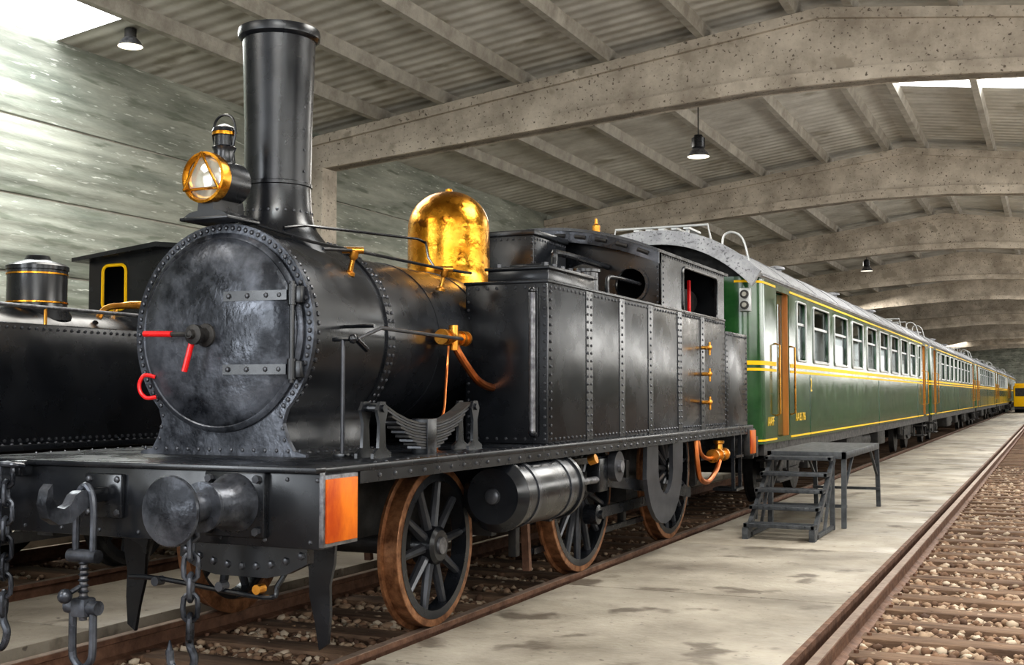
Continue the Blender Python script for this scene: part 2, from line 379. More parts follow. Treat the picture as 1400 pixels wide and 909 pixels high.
for X,zt_ in((-4.03,.87),(-5.33,1.10)):
    Y=4.88
    b.box(X-.05,X+.05,4.94,5.03,zt_-.03,zt_+.06,BLK,.01)
    b.tube([(X-.05,4.95,zt_+.03),(X-.05,4.88,zt_+.04),(X,4.86,zt_+.045),(X+.05,4.88,zt_+.04),(X+.05,4.95,zt_+.03)],.016,SMK)
    z=b.chain((X,Y,zt_+.05),.42 if X<-5 else .36,.135,.038,.0145,SMK)
    c=z-.01
    b.tube([(X,Y,c+.07),(X,Y,c-.04),(X+.03,Y,c-.11),(X-.0,Y,c-.19),(X-.07,Y,c-.20),(X-.12,Y,c-.15),(X-.13,Y,c-.08)],.021,SMK,8)
    b.lathe((X-.13,Y,c-.10),(0,0,1),[(0,.022),(.07,.004)],SMK,8)
for X,s_ in((-3.93,1),(-5.31,-1)):
    b.prism(1,[(X+s_*a,c) for a,c in [(-.11,.72),(.11,.72),(.10,.55),(.07,.42),(.075,.25),(.06,.08),(-.0,.04),(-.03,.2),(-.07,.35),(-.075,.5)]],5.90,5.925,BLK)
    b.prism(0,[(5.92,.72),(6.10,.72),(6.02,.5),(5.95,.3),(5.92,.15)],X-.012,X+.012,BLK)
    b.rivline((X-.07,5.90,.68),(X+.07,5.90,.68),.07,(0,-1,0),.012,BLK)
    b.box(X-.06,X+.06,5.15,6.1,.72,.84,DK)
ox=.30
b.prism(1,[(x+ox,z) for x,z in [(-4.62,.76),(-4.62,.66),(-4.5,.60),(-4.38,.575),(-4.05,.575),(-3.93,.60),(-3.8,.66),(-3.8,.76)]],5.14,5.20,BLK)
for i in range(9):
    a=-4.58+i*.093+ox;b.rivet((a,5.14,.63+.5*(a-ox+4.21)**2),(0,-1,0),.018,BLK)
b.tube([(-4.65,5.12,.53),(-4.4,5.12,.53),(-3.75,5.12,.48),(-3.68,5.14,.54),(-3.6,5.2,.72)],.014,BLK)
for X in(-4.45,-4.02,-3.78): b.cyl((X,5.09,.52),(X,5.15,.52),.026,BRS2 if X>-3.9 else RIV,10)
for X in(-4.05,-5.19):
    b.prism(0,[(5.15,1.12),(5.15,.8),(5.6,.66),(6.4,.62),(7.6,.62),(8.5,.45),(13.2,.45),(13.8,.7),(14.3,.75),(14.3,1.12)],X-.02,X+.02,DK)
b.box(-5.3,-3.95,14.25,14.45,.72,1.12,BLK)
b.box(-5.19,-4.05,5.6,14.2,.95,1.10,DK)
for yy in(7.9,9,10.9,13.3): b.box(-5.5,-3.75,yy-.04,yy+.04,.5,.9,DK)
def keyhole(r,foot,k=0):
    P=[(XC+foot,BZ),(XC+foot,BZ+.014),(XC+foot-.09,BZ+.035),(XC+.485+k,1.27),(XC+.455+k,1.36)]
    P+=arc(XC,SZ,r,-44,224,56)
    P+=[(2*XC-x,z) for x,z in P[:5]][::-1]
    return P
b.prism(1,keyhole(SR,.62),5.85,5.885,SMK)
b.prism(1,keyhole(SR-.02,.56,-.015),5.88,6.78,BLK)
b.lathe((XC,6.72,SZ),(0,1,0),[(0,SR-.018),(.0,SR-.005),(.09,SR-.005),(.09,SR-.06)],BLK,64)
def ringriv(y,r,n,a0,a1,axial,rr=.011,m=BLK):
    for i in range(n):
        a=math.radians(a0+(a1-a0)*i/(n-1));d=Vector((math.cos(a),0,math.sin(a)))
        p=Vector((XC,y,SZ))+d*r;b.rivet(p,(0,-1,0) if axial else d,rr,m)
ringriv(5.85,.642,62,-44,224,True,.013,BLK)
ringriv(5.93,.65,54,-40,220,False,.013);ringriv(6.745,.665,54,-40,220,False);ringriv(6.795,.665,54,-40,220,False)
b.rivline((XC-.58,5.85,BZ+.035),(XC+.58,5.85,BZ+.035),.08,(0,-1,0),.01,BLK)
for sg in(-1,1): b.rivline((XC+sg*.445,5.85,1.40),(XC+sg*.47,5.85,1.26),.06,(0,-1,0),.01,BLK)
b.rivline((XC+.58,5.95,BZ+.022),(XC+.58,6.75,BZ+.022),.09,(0,0,1),.01,BLK)
b.lathe((XC,5.85,SZ),(0,-1,0),[(0,.61),(.02,.61),(.03,.598),(.036,.58),(.032,.572),(.05,.55),(.068,.42),(.082,.25),(.088,.10),(.089,.01)],SMK,72)
for z in(2.12,1.68):
    b.bar((XC-.0+.08,5.765,z),(XC+.52,5.79,z),.014,.06,BLK)
    for X in(.12,.25,.38,.47): b.rivet((XC+X,5.757+.03*(X-.1)/.4,z),(0,-1,0),.014,BLK)
    b.cyl((XC+.55,5.80,z-.06),(XC+.55,5.80,z+.06),.028,BLK,14)
    b.box(XC+.53,XC+.61,5.80,5.85,z-.05,z+.05,BLK,.005)
b.cyl((XC+.55,5.80,1.60),(XC+.55,5.80,2.20),.016,BLK,12)
b.lathe((XC-.05,5.77,SZ-.02),(0,-1,0),[(0,.075),(.02,.07),(.03,.045),(.09,.042),(.10,.06),(.13,.06),(.14,.03),(.17,.025)],DK,20)
hx=XC-.05
b.tube([(hx,5.63,SZ-.02),(hx-.18,5.63,SZ-.015)],.014,DK,8,smooth=False);b.tube([(hx-.15,5.63,SZ-.016),(hx-.36,5.63,SZ-.01)],.019,RED,10,smooth=False)
b.tube([(hx,5.66,SZ-.02),(hx-.03,5.66,SZ-.09)],.014,DK,8,smooth=False);b.tube([(hx-.02,5.66,SZ-.06),(hx-.075,5.66,SZ-.24)],.018,RED,10,smooth=False)
b.sphere((hx-.0,5.62,SZ-.02),.03,DK,10)
b.tube([(XC-.47,5.80,1.64),(XC-.52,5.76,1.65),(XC-.55,5.75,1.60),(XC-.54,5.75,1.545),(XC-.50,5.76,1.51),(XC-.45,5.79,1.515)],.013,RED,8)
b.cyl((XC,6.75,SZ),(XC,10.95,SZ),.60,BLK,72)
for yy in(7.55,8.3,9.6): b.lathe((XC,yy,SZ),(0,1,0),[(0,.60),(0,.606),(.05,.606),(.05,.60)],BLK,72)
b.lathe((XC,6.41,0),(0,0,1),[(2.40,.40),(2.52,.325),(2.57,.285),(2.60,.262),(2.66,.237),(2.75,.222),(2.86,.216),(2.885,.216),(2.89,.224),(2.91,.224),(2.915,.216),(3.3,.221),(3.8,.236),(3.86,.238),(3.865,.25),(3.88,.266),(3.91,.27),(3.935,.265),(3.94,.245),(3.93,.205),(3.6,.2),(3.4,.19)],BLK,56)
for i in range(26):
    a=2*pi*i/26;b.rivet((XC+.226*math.cos(a),6.41+.226*math.sin(a),2.715),(math.cos(a),math.sin(a),0),.009,BLK)
for i in range(6): b.rivet((XC+.219,6.41-.02,2.98+.14*i),(1,0,0),.007,BLK)
prof=[(2.38,.46),(2.46,.405),(2.50,.372),(2.54,.355),(2.6,.347),(2.92,.345)]
prof+=[(2.92+.325*math.sin(math.radians(t)),.345*math.cos(math.radians(t))**.95) for t in range(6,90,7)]+[(3.247,.03),(3.265,.028),(3.275,.005)]
b.lathe((XC,8.84,0),(0,0,1),prof,BRS,64)
LZ=2.835
b.lathe((XC,5.98,LZ),(0,-1,0),[(0,.03),(.0,.10),(.03,.132),(.24,.135),(.26,.14)],BLK,36)
b.lathe((XC,5.73,LZ),(0,-1,0),[(0,.14),(.0,.152),(.04,.157),(.08,.155),(.085,.14),(.06,.13)],BRS,40,cap0=False,cap1=False)
b.lathe((XC,5.68,LZ),(0,-1,0),[(0,.135),(.012,.12),(.03,.07),(.036,.01)],GLS,36)
tri=[(XC+.15*math.cos(math.radians(a)),5.635,LZ+.15*math.sin(math.radians(a))) for a in(90,210,330)]
for i in range(3): b.tube([tri[i],((tri[i][0]+tri[(i+1)%3][0])/2,5.63,(tri[i][2]+tri[(i+1)%3][2])/2),tri[(i+1)%3]],.008,BRS,6,smooth=False)
b.lathe((XC,5.85,0),(0,0,1),[(2.95,.07),(3.02,.062),(3.05,.075),(3.06,.06),(3.14,.06),(3.145,.078),(3.17,.07),(3.19,.03),(3.20,.005)],BLK,24)
b.lathe((XC,5.85,0),(0,0,1),[(3.125,.064),(3.125,.074),(3.145,.074),(3.145,.064)],BRS,24,cap0=False,cap1=False)
b.tube([(XC-.07,5.85,3.06),(XC-.085,5.85,3.15),(XC-.06,5.85,3.23),(XC,5.85,3.255),(XC+.06,5.85,3.23),(XC+.085,5.85,3.15),(XC+.07,5.85,3.06)],.008,BLK,6)
b.prism(1,[(XC-.17,2.60),(XC+.17,2.60),(XC+.12,2.63),(XC+.06,2.64),(XC+.05,2.72),(XC-.05,2.72),(XC-.06,2.64),(XC-.12,2.63)],5.68,5.98,BLK)
b.box(XC-.18,XC+.18,5.66,5.98,2.58,2.60,BLK,.005)
HXr=XC+.53
for yy in(6.5,7.75):
    b.lathe((HXr-.03,yy,2.30),(.25,0,1),[(0,.035),(.02,.035),(.03,.018),(.10,.016),(.12,.03),(.16,.03),(.17,.015)],BRS2,14)
    b.cyl((HXr-.06,yy-.04,2.46),(HXr+.06,yy+.03,2.46),.022,BRS2,12)
b.tube([(HXr,6.15,2.43),(HXr,6.5,2.46),(HXr,7.75,2.46),(HXr+.05,8.1,2.46)],.011,BLK,8,smooth=False)
b.tube([(XC+.2,6.2,2.59),(XC+.25,6.35,2.62),(XC+.22,7.9,2.72),(XC+.24,8.0,2.70),(XC+.4,7.75,2.55),(HXr,7.6,2.46)],.010,BLK,8,smooth=False)
b.tube([(XC+.1,6.0,2.60),(XC+.35,6.3,2.50),(HXr,6.5,2.46)],.01,BLK,8,smooth=False)
b.tube([(-3.83,5.98,1.17),(-3.83,5.98,1.86)],.013,RIV,8,smooth=False)
b.box(-3.87,-3.79,5.94,6.02,1.162,1.185,BLK,.004)
b.tube([(-3.90,5.98,1.86),(-3.76,5.98,1.86)],.014,BLK,8,smooth=False)
b.tube([(-3.76,6.02,1.86),(-3.76,6.3,1.94),(-3.76,7.4,1.92),(-3.95,7.55,1.94)],.012,RIV,8,smooth=False)
b.tube([(-3.99,6.22,1.95),(-3.76,6.22,1.95)],.012,BLK,8,smooth=False);b.sphere((-3.76,5.98,1.86),.03,BLK,10);b.cyl((-3.74,5.98,1.86),(-3.74,6.1,1.80),.018,BLK,8)
b.lathe((-4.08,7.6,1.94),(1,0,0),[(0,.075),(.03,.075),(.035,.04),(.12,.045),(.13,.065),(.16,.065)],BRS2,16)
b.cyl((-3.93,7.42,1.94),(-3.93,7.78,1.94),.038,BRS2,14)
for yy in(7.42,7.5,7.7,7.78): b.cyl((-3.93,yy-.012,1.94),(-3.93,yy+.012,1.94),.056,BRS2,14)
b.cyl((-3.93,7.6,1.85),(-3.93,7.6,2.03),.035,BRS2,12)
b.tube([(-3.93,7.62,1.88),(-3.90,7.66,1.80),(-3.88,7.74,1.72),(-3.86,7.84,1.64),(-3.86,7.98,1.60),(-3.86,8.12,1.58)],.030,COP,10)
b.tube([(-3.93,7.52,1.88),(-3.94,7.52,1.74),(-3.9,7.42,1.58),(-3.85,7.3,1.42),(-3.85,7.22,1.30),(-3.85,7.2,1.16)],.010,COP,8)
for i in range(10):
    L=.58-.05*i;z=1.345-.0165*i
    P=[(-3.62,6.60+L*t,z+.13*(abs(t)*L/.58)**2) for t in(-1,-.75,-.5,-.25,0,.25,.5,.75,1)]
    for k in range(8): b.bar(P[k],P[k+1],.095,.0135,RIV if i%2 else DK)
b.box(-3.68,-3.56,6.54,6.66,1.16,1.38,BLK,.006)
for yy in(5.98,7.2):
    for dx in(-.055,.055):
        b.prism(0,[(yy-.10,1.162),(yy+.10,1.162),(yy+.10,1.19),(yy+.04,1.22),(yy+.03,1.36),(yy+.06,1.44),(yy+.03,1.49),(yy-.03,1.49),(yy-.06,1.44),(yy-.03,1.36),(yy-.04,1.22),(yy-.10,1.19)],-3.62+dx-.01,-3.62+dx+.01,BLK)
    b.cyl((-3.70,yy,1.45),(-3.54,yy,1.45),.022,BLK,10)
# side tanks
for sg in(1,-1):
    def X(x): return x if sg>0 else mx(x)
    x0,x1=sorted((X(TI),X(TX)));nx=(sg,0,0);sx=X(TX)
    b.box(x0,x1,8.10,13.32,BZ,2.38,BLK,.014)
    b.box(x0,x1,13.36,14.38,BZ,2.26,BLK,.012)
    b.box(x0-.008,x1+.008,8.09,13.32,2.365,2.388,BLK,.004)
    b.rivline((sx,8.15,2.335),(sx,13.28,2.335),.085,nx,.0105,BLK);b.rivline((sx,8.15,1.20),(sx,13.28,1.20),.085,nx,.0105,BLK)
    for yy in(8.14,9.75,10.55,12.35,13.28): b.rivline((sx+sg*.005,yy,1.24),(sx+sg*.005,yy,2.30),.062,nx,.0105,BLK)
    for yy in(8.95,11.5):
        for q in(-.04,.04): b.rivline((sx+sg*.005,yy+q,1.24),(sx+sg*.005,yy+q,2.30),.062,nx,.0105,BLK)
    for yy in(8.95,9.75,10.55,11.5,12.35): b.box(*sorted((sx,sx+sg*.006)),yy-.07,yy+.07,1.17,2.36,BLK)
    for yy in(13.40,14.34): b.rivline((sx,yy,1.22),(sx,yy,2.22),.062,nx,.010,BLK)
    b.rivline((sx,13.4,2.22),(sx,14.34,2.22),.08,nx,.010,BLK)
    b.rivline((x0+.03,8.10,2.335),(x1-.03,8.10,2.335),.075,(0,-1,0),.0105,BLK);b.rivline((x0+.03,8.10,1.20),(x1-.03,8.10,1.20),.075,(0,-1,0),.0105,BLK)
    b.rivline((x0+.03,8.10,1.24),(x0+.03,8.10,2.30),.062,(0,-1,0),.010,BLK);b.rivline((x1-.03,8.10,1.24),(x1-.03,8.10,2.30),.062,(0,-1,0),.010,BLK)
b.tube([(-3.50,8.09,2.31),(-3.50,8.03,2.30),(-3.50,8.03,1.25),(-3.50,8.09,1.24)],.026,STL,12,smooth=False)
b.box(-3.53,-3.47,8.06,8.10,1.22,2.33,BLK,.004);b.sphere((-3.5,8.03,2.30),.03,BLK,10);b.sphere((-3.5,8.03,1.25),.03,BLK,10)
for z in(2.03,1.75,1.45):
    b.cyl((TX,12.35,z),(TX+.09,12.35,z),.02,BRS2,10);b.cyl((TX+.07,12.28,z),(TX+.07,12.42,z),.014,BRS2,8);b.sphere((TX+.08,12.35,z),.03,BRS2,10);b.cyl((TX+.08,12.35,z),(TX+.08,12.35,z-.08),.013,BRS2,8);b.cyl((TX+.08,12.35,z),(TX+.08,12.35,z+.06),.013,BRS2,8)
b.box(-4.02,-3.5,8.35,9.35,2.385,2.50,BLK,.01);b.box(-4.04,-3.48,8.33,9.37,2.495,2.52,BLK,.006)
for i in range(6):
    for xx in(-3.96,-3.56): b.cyl((xx,8.42+i*.17,2.52),(xx,8.42+i*.17,2.555),.03,RIV,6)
b.box(-3.9,-3.62,8.5,8.9,2.52,2.56,BLK,.01)
b.lathe((-3.75,9.75,0),(0,0,1),[(2.38,.13),(2.60,.13),(2.605,.15),(2.63,.15),(2.66,.08),(2.68,.02)],BLK,24)
b.tube([(-3.95,9.55,2.39),(-3.95,9.55,2.72),(-3.95,9.7,2.78),(-3.95,10.9,2.78)],.03,BLK,10)
b.tube([(-3.62,10.0,2.39),(-3.62,10.0,2.56),(-3.62,10.2,2.6),(-3.62,10.9,2.6)],.02,BLK,10)
b.box(XC-.30,XC+.30,9.95,10.75,2.35,3.02,BLK,.01);b.box(XC-.32,XC+.32,9.93,10.77,3.0,3.05,BLK,.008)
b.rivline((XC-.28,9.95,2.97),(XC+.28,9.95,2.97),.06,(0,-1,0),.010,BLK);b.rivline((XC+.30,9.98,2.97),(XC+.30,10.72,2.97),.06,(1,0,0),.010,BLK)
b.rivline((XC+.30,9.98,2.5),(XC+.30,9.98,2.93),.06,(1,0,0),.010,BLK);b.rivline((XC-.28,9.95,2.5),(XC-.28,9.95,2.93),.06,(0,-1,0),.010,BLK);b.rivline((XC+.28,9.95,2.5),(XC+.28,9.95,2.93),.06,(0,-1,0),.010,BLK)
# cab
CW=-3.42-XC
def rf(x,c=3.16,e=2.90,w=None): 
    w=w or CW+.02
    return c-(c-e)*(abs(x-XC)/w)**2
N=20
arch=[(XC+CW-2*CW*i/N,rf(XC+CW-2*CW*i/N)) for i in range(N+1)]
holes=[arc(XC+sg*.90,2.60,.155,0,345,23) for sg in(1,-1)]
b.prism(1,[[(XC-CW,BZ),(XC+CW,BZ)]+arch]+holes,10.94,10.96,BLK)
for sg in(1,-1):
    b.lathe((XC+sg*.90,10.94,2.60),(0,-1,0),[(-.03,.15),(0,.15),(.02,.155),(.02,.185),(0,.185)],BLK,32,cap0=False,cap1=False)
    for i in range(12):
        a=2*pi*i/12;b.rivet((XC+sg*.9+.17*math.cos(a),10.92,2.60+.17*math.sin(a)),(0,-1,0),.007,BLK)
    b.prism(0,[[(10.94,BZ),(13.32,BZ),(13.32,2.92),(10.94,2.92)],rrect(11.65,13.0,2.36,2.83,.08)],XC+sg*CW-.012,XC+sg*CW+.012,BLK)
    sx=XC+sg*CW
    b.tube([(sx+sg*.015,y,z) for y,z in rrect(11.65,13.0,2.36,2.83,.08)],.014,BLK,6,True,False)
    b.rivline((sx+sg*.012,11.0,2.42),(sx+sg*.012,11.0,2.88),.06,(sg,0,0),.009,BLK)
    b.rivline((sx+sg*.012,11.0,2.88),(sx+sg*.012,13.25,2.88),.08,(sg,0,0),.009,BLK)
    b.rivline((XC+sg*(CW-.03),10.94,2.42),(XC+sg*(CW-.03),10.94,2.82),.06,(0,-1,0),.009,BLK)
b.prism(1,[[(XC-CW,BZ),(XC+CW,BZ)]+arch]+[arc(XC+sg*.75,2.60,.155,0,345,23) for sg in(1,-1)],13.30,13.32,BLK)
rt=[(XC+(CW+.03)*(1-2*i/N),rf(XC+(CW+.03)*(1-2*i/N))+.025) for i in range(N+1)];rb_=[(x,z-.03) for x,z in rt]
b.prism(1,rt+rb_[::-1],10.78,13.45,BLK)
ft=[(x,z-.01) for x,z in rt];fb=[(x,z-.14) for x,z in rt]
b.prism(1,ft+fb[::-1],10.80,10.82,SMK)
for i in range(-5,6):
    x=XC+i*.215;z=rf(x)-.055;sl=-2*.26*(x-XC)/CW**2
    b.tube([(x-.055,10.795,z-.055*sl),(x+.055,10.795,z+.055*sl)],.020,DK,8,smooth=False)
b.box(-3.62,-3.59,12.55,12.60,2.36,2.78,RED,.004)
b.box(-3.75,-3.70,12.0,12.04,1.9,2.75,STL,.004)
b.box(XC-.5,XC+.5,11.0,11.9,BZ,2.35,DK,.03)
b.lathe((XC,12.4,0),(0,0,1),[(3.12,.03),(3.2,.03),(3.21,.05),(3.24,.05),(3.25,.025),(3.28,.025),(3.285,.045),(3.42,.045),(3.44,.02),(3.50,.012)],BRS2,16)
def wheel(b,X,y,r,ns,side,cw=False,tm=TYRE,z=None):
    z=r if z is None else z;s=-side
    b.lathe((X,y,z),(s,0,0),[(0,r-.065),(0,r-.004),(.004,r),(.10,r),(.108,r+.028),(.128,r+.028),(.135,r+.01),(.135,r-.065),(.10,r-.07),(.03,r-.07),(0,r-.065)],tm,56,cap0=False,cap1=False)
    b.lathe((X-s*.003,y,z),(s,0,0),[(0,r-.05),(0,r-.105),(.09,r-.105)],BLK,56,cap0=False,cap1=False)
    b.lathe((X+s*.02,y,z),(s,0,0),[(0,r-.105),(0,r-.06),(.09,r-.06),(.09,r-.105),(0,r-.105)],BLK,48,cap0=False,cap1=False)
    b.lathe((X+s*-.03,y,z),(s,0,0),[(0,.06),(0,.10),(.02,.125),(.16,.13)],BLK,28)
    b.lathe((X+s*-.045,y,z),(s,0,0),[(0,.055),(.02,.06)],STL,20)
    for i in range(ns):
        a=2*pi*i/ns+.1;d=Vector((0,math.cos(a),math.sin(a)));c=Vector((X+s*.05,y,z));t=Vector((0,-math.sin(a),math.cos(a)))
        p0=c+d*.10;p1=c+d*(r-.09)
        vs=[];
        for p,w,h in((p0,.034,.04),(p1,.024,.03)):
            for q in range(8):
                e=2*pi*q/8;vs.append(p+t*w*math.cos(e)+Vector((1,0,0))*h*math.sin(e))
        b.add(vs,[(q,(q+1)%8,8+(q+1)%8,8+q) for q in range(8)],RIV)
    if cw:
        A=[(y+(r-.1)*math.cos(t),z+(r-.1)*math.sin(t)) for t in [math.radians(20+5*k) for k in range(15)]]
        b.prism(0,A,X+s*.01,X+s*.10,BLK)
for side,X in((1,-3.75),(-1,mx(-3.75))):
    wheel(b,X,7.02,.53,10,side,z=.53);wheel(b,X,9.70,.735,15,side,True);wheel(b,X,12.31,.735,15,side,True)
for y,z in((7.02,.53),(9.70,.735),(12.31,.735)): b.cyl((mx(-3.8),y,z),(-3.8,y,z),.08,DK,16)
for sg in(1,-1):
    def X(x): return x if sg>0 else mx(x)
    cx=X(-3.475)
    b.lathe((cx,7.30,.84),(0,1,0),[(0,.07),(0,.19),(.03,.215),(.06,.25),(.10,.25),(.10,.235),(1.05,.235),(1.05,.25),(1.10,.25),(1.10,.12),(1.20,.10),(1.22,.05)],BLK,48)
    b.lathe((cx,7.27,.84),(0,1,0),[(0,.03),(.01,.05),(.04,.06)],RIV,20)
    for yy in(7.55,8.15): b.lathe((cx,yy,.84),(0,1,0),[(0,.235),(0,.243),(.05,.243),(.05,.235)],RIV,48,cap0=False,cap1=False)
    for i in range(14):
        a=2*pi*i/14;b.rivet((cx+.2*math.cos(a),8.4,.84+.2*math.sin(a)),(0,1,0),.014,BLK)
    b.box(*sorted((X(-4.05),X(-3.45))),7.5,8.3,.9,1.12,BLK,.01)
    b.cyl((cx,8.4,.84),(cx,9.45,.82),.03,STL,12)
    b.bar((X(-3.5),8.5,1.0),(X(-3.5),9.9,.98),.06,.05,BLK)
    b.box(*sorted((X(-3.56),X(-3.44))),9.3,9.5,.72,1.0,BLK,.01)
    b.bar((X(-3.53),9.4,.82),(X(-3.53),12.25,.50),.04,.10,BLK)
    b.bar((X(-3.64),9.70-.05,.50),(X(-3.64),12.31-.05,.50),.04,.09,BLK)
    for yy in(9.65,12.26): b.lathe((X(-3.7),yy,.50),(sg,0,0),[(0,.085),(.12,.085),(.13,.04),(.16,.035)],BLK,20)
    b.cyl((X(-3.45),9.62,.92),(X(-3.38),9.62,.92),.13,RIV,24);b.cyl((X(-3.38),9.62,.92),(X(-3.35),9.62,.92),.05,STL,16)
    U=[(10.45,1.12),(10.42,.75)]+[(11.0+.58*math.cos(t),.86+.56*math.sin(t)) for t in [math.radians(190+16*k) for k in range(11)]]+[(11.58,.75),(11.6,1.12)]
    V=[(11.25,1.08),(11.25,.85)]+[(11.02+.24*math.cos(t),.84+.26*math.sin(t)) for t in [math.radians(-10-20*k) for k in range(9)]]+[(10.78,1.08)]
    b.prism(0,[U,V],X(-3.42)-.02,X(-3.42)+.02,RIV)
    b.bar((X(-3.88),8.72,.9),(X(-3.88),8.80,.12),.05,.06,RUST);b.bar((X(-3.88),8.9,.26),(X(-3.88),13.1,.26),.04,.05,BLK)
    for yy in(8.62,11.2,13.4): b.box(*sorted((X(-3.95),X(-3.88))),yy-.04,yy+.04,.25,.9,DK,.01)
    for z in(.42,.80): b.box(*sorted((X(-3.62),X(-3.34))),13.55,13.9,z,z+.03,BLK)
    for yy in(13.56,13.89): b.box(*sorted((X(-3.40),X(-3.36))),yy-.015,yy+.015,.42,1.1,BLK)
    b.tube([(X(-3.40),12.05,1.08),(X(-3.38),12.05,.82),(X(-3.38),12.15,.66),(X(-3.38),12.45,.60),(X(-3.38),12.8,.70),(X(-3.38),13.0,.85)],.028,COP,10)
    b.tube([(X(-3.46),12.35,1.08),(X(-3.44),12.38,.92),(X(-3.42),12.6,.84),(X(-3.42),13.2,.86)],.022,COP,10)
    b.cyl((X(-3.40),12.75,.86),(X(-3.40),13.2,.86),.05,BRS2,14)
    for yy in(12.75,12.95,13.2): b.cyl((X(-3.40),yy-.02,.86),(X(-3.40),yy+.02,.86),.075,BRS2,14)
    b.lathe((X(-3.40),13.0,.86),(0,0,1),[(0,.05),(.12,.04),(.13,.06),(.16,.06)],BRS2,12)
    b.cyl((X(-3.40),8.95,1.0),(X(-3.34),8.95,1.02),.04,BRS2,10)
    b.box(*sorted((X(-3.40),X(-3.33))),14.18,14.46,.80,1.12,DK,.004)
    b.box(*sorted((X(-3.335),X(-3.315))),14.2,14.45,.82,1.10,ORG,.004)
    b.lathe((X(-3.84),14.45,.975),(0,1,0),[(0,.15),(.1,.11),(.2,.11),(.21,.07),(.30,.07),(.31,.16),(.33,.16)],BLK,24)
b.box(BXL,-3.346,14.40,14.46,.75,1.13,BLK,.006)
b.build('steam_locomotive')
# ================================================================= LEFT LOCOMOTIVE
b=Mb();LX=-8.45
b.box(LX-1.15,LX+1.1,2.0,13.2,1.09,1.14,BLK,.006)
b.rivline((LX+1.06,2.2,1.14),(LX+1.06,9.7,1.14),.09,(0,0,1),.012,BLK)
for sg in(1,-1):
    x0,x1=sorted((LX+sg*1.03,LX+sg*.45))
    b.box(x0,x1,2.6,9.75,1.14,2.10,BLK,.012)
    s=LX+sg*1.03
    b.rivline((s,2.7,2.06),(s,9.7,2.06),.075,(sg,0,0),.011,BLK);b.rivline((s,2.7,1.17),(s,9.7,1.17),.075,(sg,0,0),.013,BLK)
    b.tube([(s-sg*.05,2.7,2.24),(s-sg*.05,9.7,2.24)],.016,STL,8,smooth=False)
    for y in(3,4.4,5.8,7.2,8.6): b.cyl((s-sg*.05,y,2.1),(s-sg*.05,y,2.25),.014,BRS2,8)
b.cyl((LX,2.2,1.85),(LX,9.8,1.85),.47,BLK,48)
b.lathe((LX,8.04,0),(0,0,1),[(2.2,.33),(2.3,.28),(2.34,.262),(2.66,.262),(2.665,.275),(2.70,.275),(2.72,.25),(2.76,.12),(2.80,.10),(2.81,.03)],BLK,40)
for z in(2.36,2.62): b.lathe((LX,8.04,z),(0,0,1),[(0,.262),(0,.27),(.014,.27),(.014,.262)],BRS,40,cap0=False,cap1=False)
b.lathe((LX,3.2,0),(0,0,1),[(2.2,.3),(2.35,.2),(3.4,.21),(3.42,.27),(3.5,.27),(3.5,.2)],BLK,32)
b.tube([(LX+.3,8.5,2.25),(LX+.35,8.6,2.36),(LX+.6,8.9,2.36),(LX+.7,9.2,2.2),(LX+.7,9.7,2.2)],.03,BRS2,8)
b.tube([(LX+.1,8.9,2.3),(LX+.15,9.0,2.42),(LX+.5,9.2,2.42),(LX+.55,9.7,2.42)],.02,BRS2,8)
hole=[rrect(LX+sg*.70-.16,LX+sg*.70+.16,2.44,2.92,.07) for sg in(1,-1)]
b.prism(1,[[(LX-1.06,1.14),(LX+1.06,1.14),(LX+1.06,2.98),(LX,3.08),(LX-1.06,2.98)]]+hole,9.77,9.80,BLK)
for h_ in hole: b.tube([(x,9.765,z) for x,z in h_],.018,YEL,6,True,False)
for sg in(1,-1):
    s=LX+sg*1.05
    b.prism(0,[[(9.78,1.14),(12.6,1.14),(12.6,3.0),(9.78,3.0)],rrect(10.3,11.6,2.1,2.85,.1)],s-.012,s+.012,BLK)
    b.tube([(s+sg*.015,y,z) for y,z in rrect(10.3,11.6,2.1,2.85,.1)],.016,YEL,6,True,False)
b.prism(1,[(LX-1.15,3.0),(LX,3.12),(LX+1.15,3.0),(LX+1.15,2.96),(LX,3.07),(LX-1.15,2.96)],9.6,12.8,BLK)
b.prism(1,[(LX-1.06,1.14),(LX+1.06,1.14),(LX+1.06,2.1),(LX-1.06,2.1)],12.58,12.6,BLK)
for X in(LX-.5,LX+.5): b.box(X-.02,X+.02,2.2,13,.45,1.1,DK)
for side,X in((1,LX+.87),(-1,LX-.87)):
    for y in(4.2,6.3,8.4,11.2): wheel(b,X,y,.5,10,side,tm=DK)
    b.bar((X+side*.08,4.2,.40),(X+side*.08,8.4,.40),.04,.09,DK)
for y in(4.2,6.3,8.4,11.2): b.cyl((LX-.85,y,.5),(LX+.85,y,.5),.07,DK,12)
b.box(LX-1.2,LX+1.2,1.95,2.05,.75,1.14,BLK)
for sg in(-1,1): b.lathe((LX+sg*.9,1.95,.98),(0,-1,0),[(0,.15),(.2,.1),(.4,.07),(.41,.17),(.44,.17)],BLK,24)
b.build('vintage_tank_locomotive')
